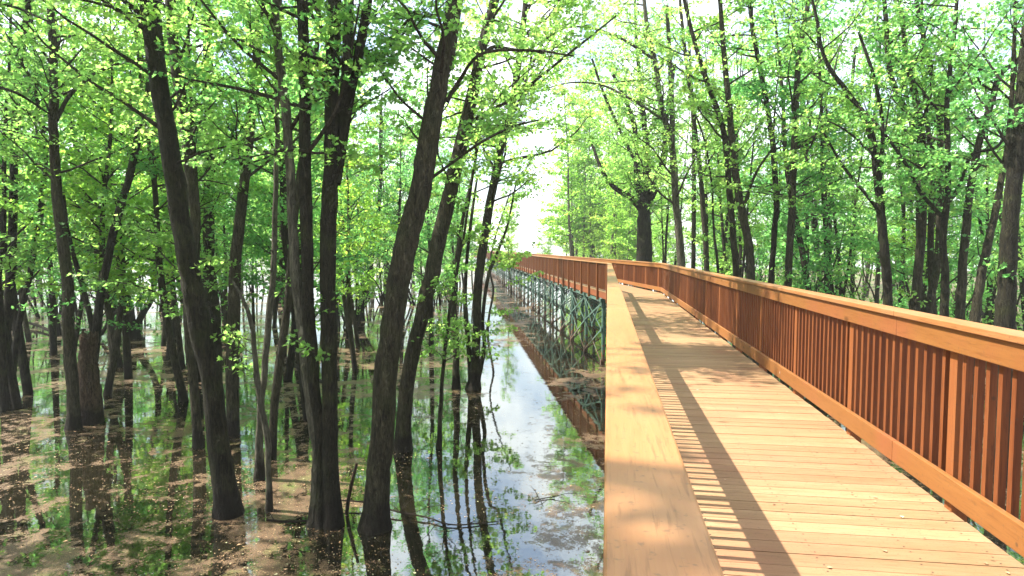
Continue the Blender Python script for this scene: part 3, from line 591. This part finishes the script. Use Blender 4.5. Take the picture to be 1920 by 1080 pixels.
for i_, (x, D) in enumerate([(1552, 30), (1598, 34), (1690, 30), (1645, 26), (1510, 33)]):
    RT(['slim trunk far back between the lone grey trunk and the bent dark one', 'faint slim trunk second from the lone grey trunk, deep in the right wood', 'slim dark trunk just left of the wide Y trunk', 'thin trunk directly behind the bent dark trunk', 'slim trunk close right of the lone grey trunk, deep in the right wood'][i_], D,
       [(x, 545, 9), (x + 4, 400, 8), (x - 6, 250, 7), (x + 5, 100, 6)], [bD, bM][i_ % 2], [lA, lB][i_ % 2], 60 + i_, nb=16)

# ================================================================== BACKGROUND TREES (copies of a few kinds)
def proto(seed, height, nb, leaf, bk, size, zlo=.20, stems=1, Lr=(1.5, 3.6), nleaf=14, spread=.06):
    rng = np.random.default_rng(seed); root = empty('tree', (0, 0, 0)); acc = Acc(); lp, ld = [], []; ta = Acc()
    for sidx in range(stems):
        lean = rng.normal(0, spread, 2); n = 7; z = np.linspace(-.15, height, n); curve = rng.normal(0, .12, (n, 2)).cumsum(0) * .6
        P = np.stack([lean[0] * z + curve[:, 0] - curve[0, 0] + sidx * .25, lean[1] * z + curve[:, 1] - curve[0, 1], z], 1)
        r0 = rng.uniform(.09, .17) / (1 + .3 * (stems - 1)); r = r0 * (1 - .85 * np.linspace(0, 1, n)) ; Q = spline(np.hstack([P, r[:, None]]), 3)
        ta.tube(Q[:, :3], Q[:, 3], 8, 0, False)
        for k in range(nb // stems):
            zz = height * (zlo + (.97 - zlo) * (k + rng.uniform()) / (nb // stems)); i = int(np.clip(np.searchsorted(Q[:, 2], zz), 1, len(Q) - 1)); az = rng.uniform(0, 6.283)
            el = rng.uniform(.1, .9); d = (math.cos(az) * math.cos(el), math.sin(az) * math.cos(el), math.sin(el)); L = rng.uniform(*Lr) * (1 - .5 * (zz / height))
            grow_branch(acc, lp, ld, Q[i, :3], d, L, .012 * L, rng, 7, nleaf, 1, 1.6)
    ta.build('trunk', bk, root); add_leaves(acc, np.concatenate(lp), np.concatenate(ld), size, rng, True); acc.build('crown', [leaf, M['twig']], root)
    return root
def copy_tree(o):
    c = o.copy(); COL.objects.link(c)
    for ch in list(o.children):
        d = ch.copy(); COL.objects.link(d); d.parent = c
    return c
PR = [proto(101, 13, 44, lA, bD, .14), proto(102, 15, 48, lB, bM, .145, stems=2), proto(103, 11, 36, lC, bM, .14), proto(104, 14, 46, lA, bD, .145, stems=3, spread=.1),
      proto(105, 12, 46, lB, bD, .14), proto(106, 16, 44, lC, bL, .20)]
SH = [proto(111, 3.4, 16, lB, bD, .12, zlo=.1, stems=4, Lr=(.6, 1.4), nleaf=8, spread=.25), proto(112, 4.6, 18, lA, bD, .13, zlo=.1, stems=3, Lr=(.7, 1.6), nleaf=8, spread=.18)]
used = set()
rs = random.Random(11)
LAB = {'left': ('unseen tall tree added left of the bridge to shade the deck', 'unseen shade trees added left of the bridge'),
       'right': ('slender leafy tree deep in the wood behind the right railing', 'trees crowded deep in the right wood'),
       'far': ('pale sunlit tree at the far end of the clearing beyond the bridge', 'pale trees at the end of the clearing'),
       'shrubR': ('low leafy bush growing under the trees behind the right railing', 'bushes under the right wood'),
       'shrubL': ('low leafy bush at the back of the flooded wood on the left', 'bushes at the back of the left wood')}
def zone_label(zone, lat, D):
    px = 960 + FPX * lat / D
    if zone == 'left':
        if px < 160: return 'slender leafy tree deep in the flooded wood, left of the broken stump', 'background trees left of the stump'
        if px < 600: return 'slender leafy tree in the flooded wood behind, between the broken stump and clump of three', 'background trees between the stump and the clump of three'
        return 'slender leafy tree in the flooded wood behind, between the clump of three and the bridge', 'background trees between the clump of three and the bridge'
    if zone == 'right':
        if px < 1478: return 'slender leafy tree in the wood between the old broad tree and the lone grey trunk', 'background trees left of the lone grey trunk'
        if px < 1730: return 'slender leafy tree in the wood between the lone grey trunk and the wide Y trunk', 'background trees between the lone grey trunk and the Y trunk'
        return 'slender leafy tree in the wood between the wide Y trunk and the massive dark one', 'background trees right of the Y trunk'
    return LAB[zone]
def place(protos, lat, D, zone, sc=None, z=0):
    p = rs.choice(protos)
    if p in used: o = copy_tree(p)
    else: o = p; used.add(p)
    q = FWD * D + RIGHT * lat; o.location = (q.x, q.y, z); o.rotation_euler = (0, 0, rs.uniform(0, 6.28)); s = sc or rs.uniform(.8, 1.2); o.scale = (s, s, s * rs.uniform(.92, 1.08))
    lb, gr = zone_label(zone, lat, D); o.name = 'bush' if zone.startswith('shrub') else 'tree'; tag(o, lb, 'bush' if zone.startswith('shrub') else 'tree', gr)
    return o
def px_of(lat, D): return 960 + FPX * lat / D
taken = []
def free(lat, D, md):
    q = FWD * D + RIGHT * lat; off = q.x - bridge_off(q.y)
    if -3.0 < off < 5.2 and q.y < 70: return False
    for a, b in taken:
        if (a - lat) ** 2 + (b - D) ** 2 < md * md: return False
    taken.append((lat, D)); return True
def bridge_x(D): return 1139 - 15 if D < 25 else 858 + 279 * 25 / D
n = 0; tries = 0
while n < 140 and tries < 12000:      # left wood
    tries += 1; D = 17 + 78 * rs.random() ** 1.25; px = rs.uniform(-130, 905 - (D > 45) * 10)
    lat = (px - 960) / FPX * D
    if px > 860 and D < 45: continue
    if px > 640 and D < 24: continue
    if free(lat, D, 1.8 + D * .010): place(PR[:5] if D < 55 else PR, lat, D, 'left'); n += 1
n = 0; tries = 0
while n < 68 and tries < 9000:       # right wood
    tries += 1; D = 19 + 66 * rs.random() ** 1.2; px = rs.uniform(1200, 2040); lat = (px - 960) / FPX * D
    if px < 1250 and D < 45: continue
    if free(lat, D, 2.3 + D * .012): place(PR[:5] if D < 50 else PR, lat, D, 'right', z=.1 if lat > 16 else 0); n += 1
for k in range(56):
    D = rs.uniform(60, 125); px = rs.choice([rs.uniform(900, 1215), rs.uniform(1070, 1215), rs.uniform(1070, 1215)]); place([PR[5], PR[2]], (px - 960) / FPX * D, D, 'far', rs.uniform(.7, 1.5) if px > 1060 else rs.uniform(.35, .65))
for k in range(30):
    D = rs.uniform(17, 45); px = rs.uniform(1330, 1990); lat = (px - 960) / FPX * D; place(SH, lat, D, 'shrubR')
for k in range(52):
    D = rs.uniform(34, 95); px = rs.uniform(-60, 850); lat = (px - 960) / FPX * D; place(SH, lat, D, 'shrubL', rs.uniform(.8, 1.3))
for (x_, y_) in [(-9.5, -3.5), (-9.5, .5), (-12, 5), (-13, 9.5), (-16, 6)]:   # unseen trees added past the left edge to shade the deck and pond
    q = Vector((x_, y_, 0)); place(PR[:5], q.dot(RIGHT), q.dot(FWD), 'left', 1.05)
SHADE_TREE = proto(107, 16, 26, lA, bD, .13, zlo=.56, Lr=(2.0, 4.2))  # out-of-view trees with high crowns, added to dapple deck and near cap
for i_, (x_, y_) in enumerate([(-5.6, 2.2), (-5.4, -1.6), (-7.6, 6.2)]):
    o_ = SHADE_TREE if i_ == 0 else copy_tree(SHADE_TREE); o_.location = (x_, y_, 0); o_.rotation_euler = (0, 0, 2.1 * i_ + .6); tag(o_, LAB['left'][0], 'tree', LAB['left'][1])
# ================================================================== SNAG, STICKS, FLOATING BITS
def snag():
    rng = np.random.default_rng(7); P, r, D = px_path((177, 790, 48), [(175, 740, 40), (172, 690, 33), (172, 655, 30), (174, 630, 32)], None)
    P[0, 2] = -.1; Q = spline(np.hstack([P, r[:, None]]), 7); loc = Vector((Q[0, 0], Q[0, 1], 0)); C = Q[:, :3] - np.array(loc); C[:, 1] -= .12
    v, f = tube_np(C, Q[:, 3], 22, rng, .07); v = v.reshape(-1, 22, 3); v[-1, :, 2] += rng.uniform(-.05, .2, 22); v[-2, :, 2] += rng.uniform(-.02, .05, 22)
    a = Acc(); a.add(v.reshape(-1, 3), f); top = v[-1].mean(0) - (0, 0, .12)
    a.add(np.vstack([v[-1] * .97 + v[-1].mean(0) * .03, top[None]]), [(i, (i + 1) % 22, 22) for i in range(22)])
    o = a.build('stump', M['dead'], None, loc); tag(o, 'broken brown stump with a jagged top standing in the water', 'stump')
snag()
def stick(label, pts, name='fallen_branch', D0=None, mat='dead', twigs=0, seed=0):
    rng = np.random.default_rng(seed); P = []; r = []
    for (x, y, wd, h) in pts:
        p = on_water(x, y, h); P.append(p[:]); r.append(wd * p.dot(FWD) / FPX / 2)
    Q = spline(np.hstack([np.array(P), np.array(r)[:, None]]), 6); loc = Vector(P[0]); C = Q[:, :3] - np.array(loc)
    a = Acc(); a.tube(C, np.clip(Q[:, 3], .004, None), 8, 0, True, rng, .06)
    for k in range(twigs):
        i = rng.integers(2, len(C) - 2); d = rng.normal(0, 1, 3) * (1, 1, .35); d[2] = abs(d[2]) * .4; d /= np.linalg.norm(d); L = rng.uniform(.2, .6)
        a.tube([C[i], C[i] + d * L * .5 + (0, 0, .03), C[i] + d * L], [.008, .006, .003], 4, 0, True)
    o = a.build(name, M[mat], None, loc); tag(o, label, 'branch'); return o
stick('long thin fallen branch lying on the water right of the big ridged trunk', [(640, 938, 3, .12), (690, 943, 3, .10), (740, 958, 3.5, .08), (800, 970, 3, .05), (850, 984, 3, .03), (935, 978, 2, .02)], twigs=12, seed=1)
stick('bare stick lying across the water left of the clump of three', [(500, 975, 4, .02), (545, 978, 5, .03), (590, 975, 4, .03)], twigs=5, seed=2)
def lean_stick():
    p0 = on_water(650, 962); D = p0.dot(FWD); P = [p0[:], at_depth(654, 930, D)[:], at_depth(662, 895, D)[:], at_depth(669, 868, D)[:]]
    a = Acc(); loc = Vector(P[0]); a.tube(np.array(P) - np.array(loc), [.035, .034, .03, .026], 9, 0, True, np.random.default_rng(3), .05)
    o = a.build('broken_branch', M['dead'], None, loc); tag(o, 'short broken stick poking up between the clump of three and the big ridged trunk', 'branch')
lean_stick()
stick('small forked twig floating in the bright water beside the rail cap', [(1003, 938, 2, .02), (1020, 934, 2, .02), (1040, 932, 2, .02)], 'floating_twig', twigs=4, seed=5, mat='twig')
stick('dead branch lying in the shallow water behind the stump', [(25, 598, 4, .3), (70, 610, 5, .2), (110, 625, 5, .1), (160, 618, 4, .15)], twigs=9, seed=6)
stick('dark log half sunk behind the big leaning trunk', [(520, 660, 6, .05), (560, 690, 8, .05), (610, 720, 6, .02)], 'fallen_log', mat='barkD', twigs=4, seed=8)
def flakes():
    rng = np.random.default_rng(21); n = 26000; D = 5.5 + 34 * rng.random(n) ** 2.0; px = rng.uniform(-60, 1150, n)
    lat = (px - 960) / FPX * D; X = lat * RIGHT.x + D * FWD.x; Y = lat * RIGHT.y + D * FWD.y
    cl = np.sin(X * .9 + np.sin(Y * .7) * 1.4) + np.sin(Y * 1.1 + np.sin(X * .5) * 1.7) + .6 * np.sin(X * 2.3 + Y * 1.9); keep = (cl + rng.normal(0, .7, n) > .1) | (rng.random(n) < .15)
    X, Y = X[keep], Y[keep]; n = len(X); s = rng.uniform(.006, .018, n) * (1 + 1.2 * (rng.random(n) < .04)); a = rng.uniform(0, 6.28, n)
    T = np.array([(-1, -.5), (.2, -.8), (1, .1), (.1, .7)]); v = np.zeros((n, 4, 3))
    v[..., 0] = X[:, None] + s[:, None] * (T[None, :, 0] * np.cos(a)[:, None] - T[None, :, 1] * np.sin(a)[:, None])
    v[..., 1] = Y[:, None] + s[:, None] * (T[None, :, 0] * np.sin(a)[:, None] + T[None, :, 1] * np.cos(a)[:, None]); v[..., 2] = .004 + rng.uniform(0, .004, (n, 1)) + rng.uniform(0, .002, (n, 4))
    acc = Acc(); acc.add(v.reshape(-1, 3), np.arange(n * 4).reshape(-1, 4), 0, False); o = acc.build('floating_leaves', M['flake']); tag(o, 'brown and tan leaf bits and catkins floating on the pond', 'floating leaves', None, 'stuff')
flakes()
def deck_bits():
    rng = np.random.default_rng(33); n = 150; a = Acc(); y = 2.2 + 20 * rng.random(n) ** 1.4; x = XC + rng.uniform(-.9, .9, n)
    k = rng.random(n) < .5; x[k] = XR - rng.random(k.sum()) ** 2 * .5
    P = np.stack([x, y, 3.155 - .0065 * y + .006], 1); T = np.array([(-1, -.5, 0), (.2, -.8, .3), (1, .1, 0), (.1, .7, .4)]); an = rng.uniform(0, 6.28, n); sz = rng.uniform(.006, .016, n)
    v = np.zeros((n, 4, 3)); v[..., 0] = P[:, 0, None] + sz[:, None] * (T[None, :, 0] * np.cos(an)[:, None] - T[None, :, 1] * np.sin(an)[:, None])
    v[..., 1] = P[:, 1, None] + sz[:, None] * (T[None, :, 0] * np.sin(an)[:, None] + T[None, :, 1] * np.cos(an)[:, None]); v[..., 2] = P[:, 2, None] + T[None, :, 2] * .01
    a.add(v.reshape(-1, 3), np.arange(n * 4).reshape(-1, 4), 0, False); o = a.build('fallen_leaves', M['flake']); tag(o, 'small dry leaf bits scattered on the deck boards', 'fallen leaves', None, 'stuff')
deck_bits()
print('hero leaves', NLEAF[0], 'objects', len(scene.objects))

def haze():
    a = Acc(); a.box((-140, -25, -1), (140, 150, 22)); m = NT('haze_air'); v = m.n('ShaderNodeVolumePrincipled', {'Color': (.93, .97, .95), 'Density': .0007, 'Anisotropy': .3})
    m.set(m.out.inputs['Volume'], v); o = a.build('haze', m.m); tag(o, 'thin bright morning haze filling the wood', 'haze', None, 'stuff')
haze()
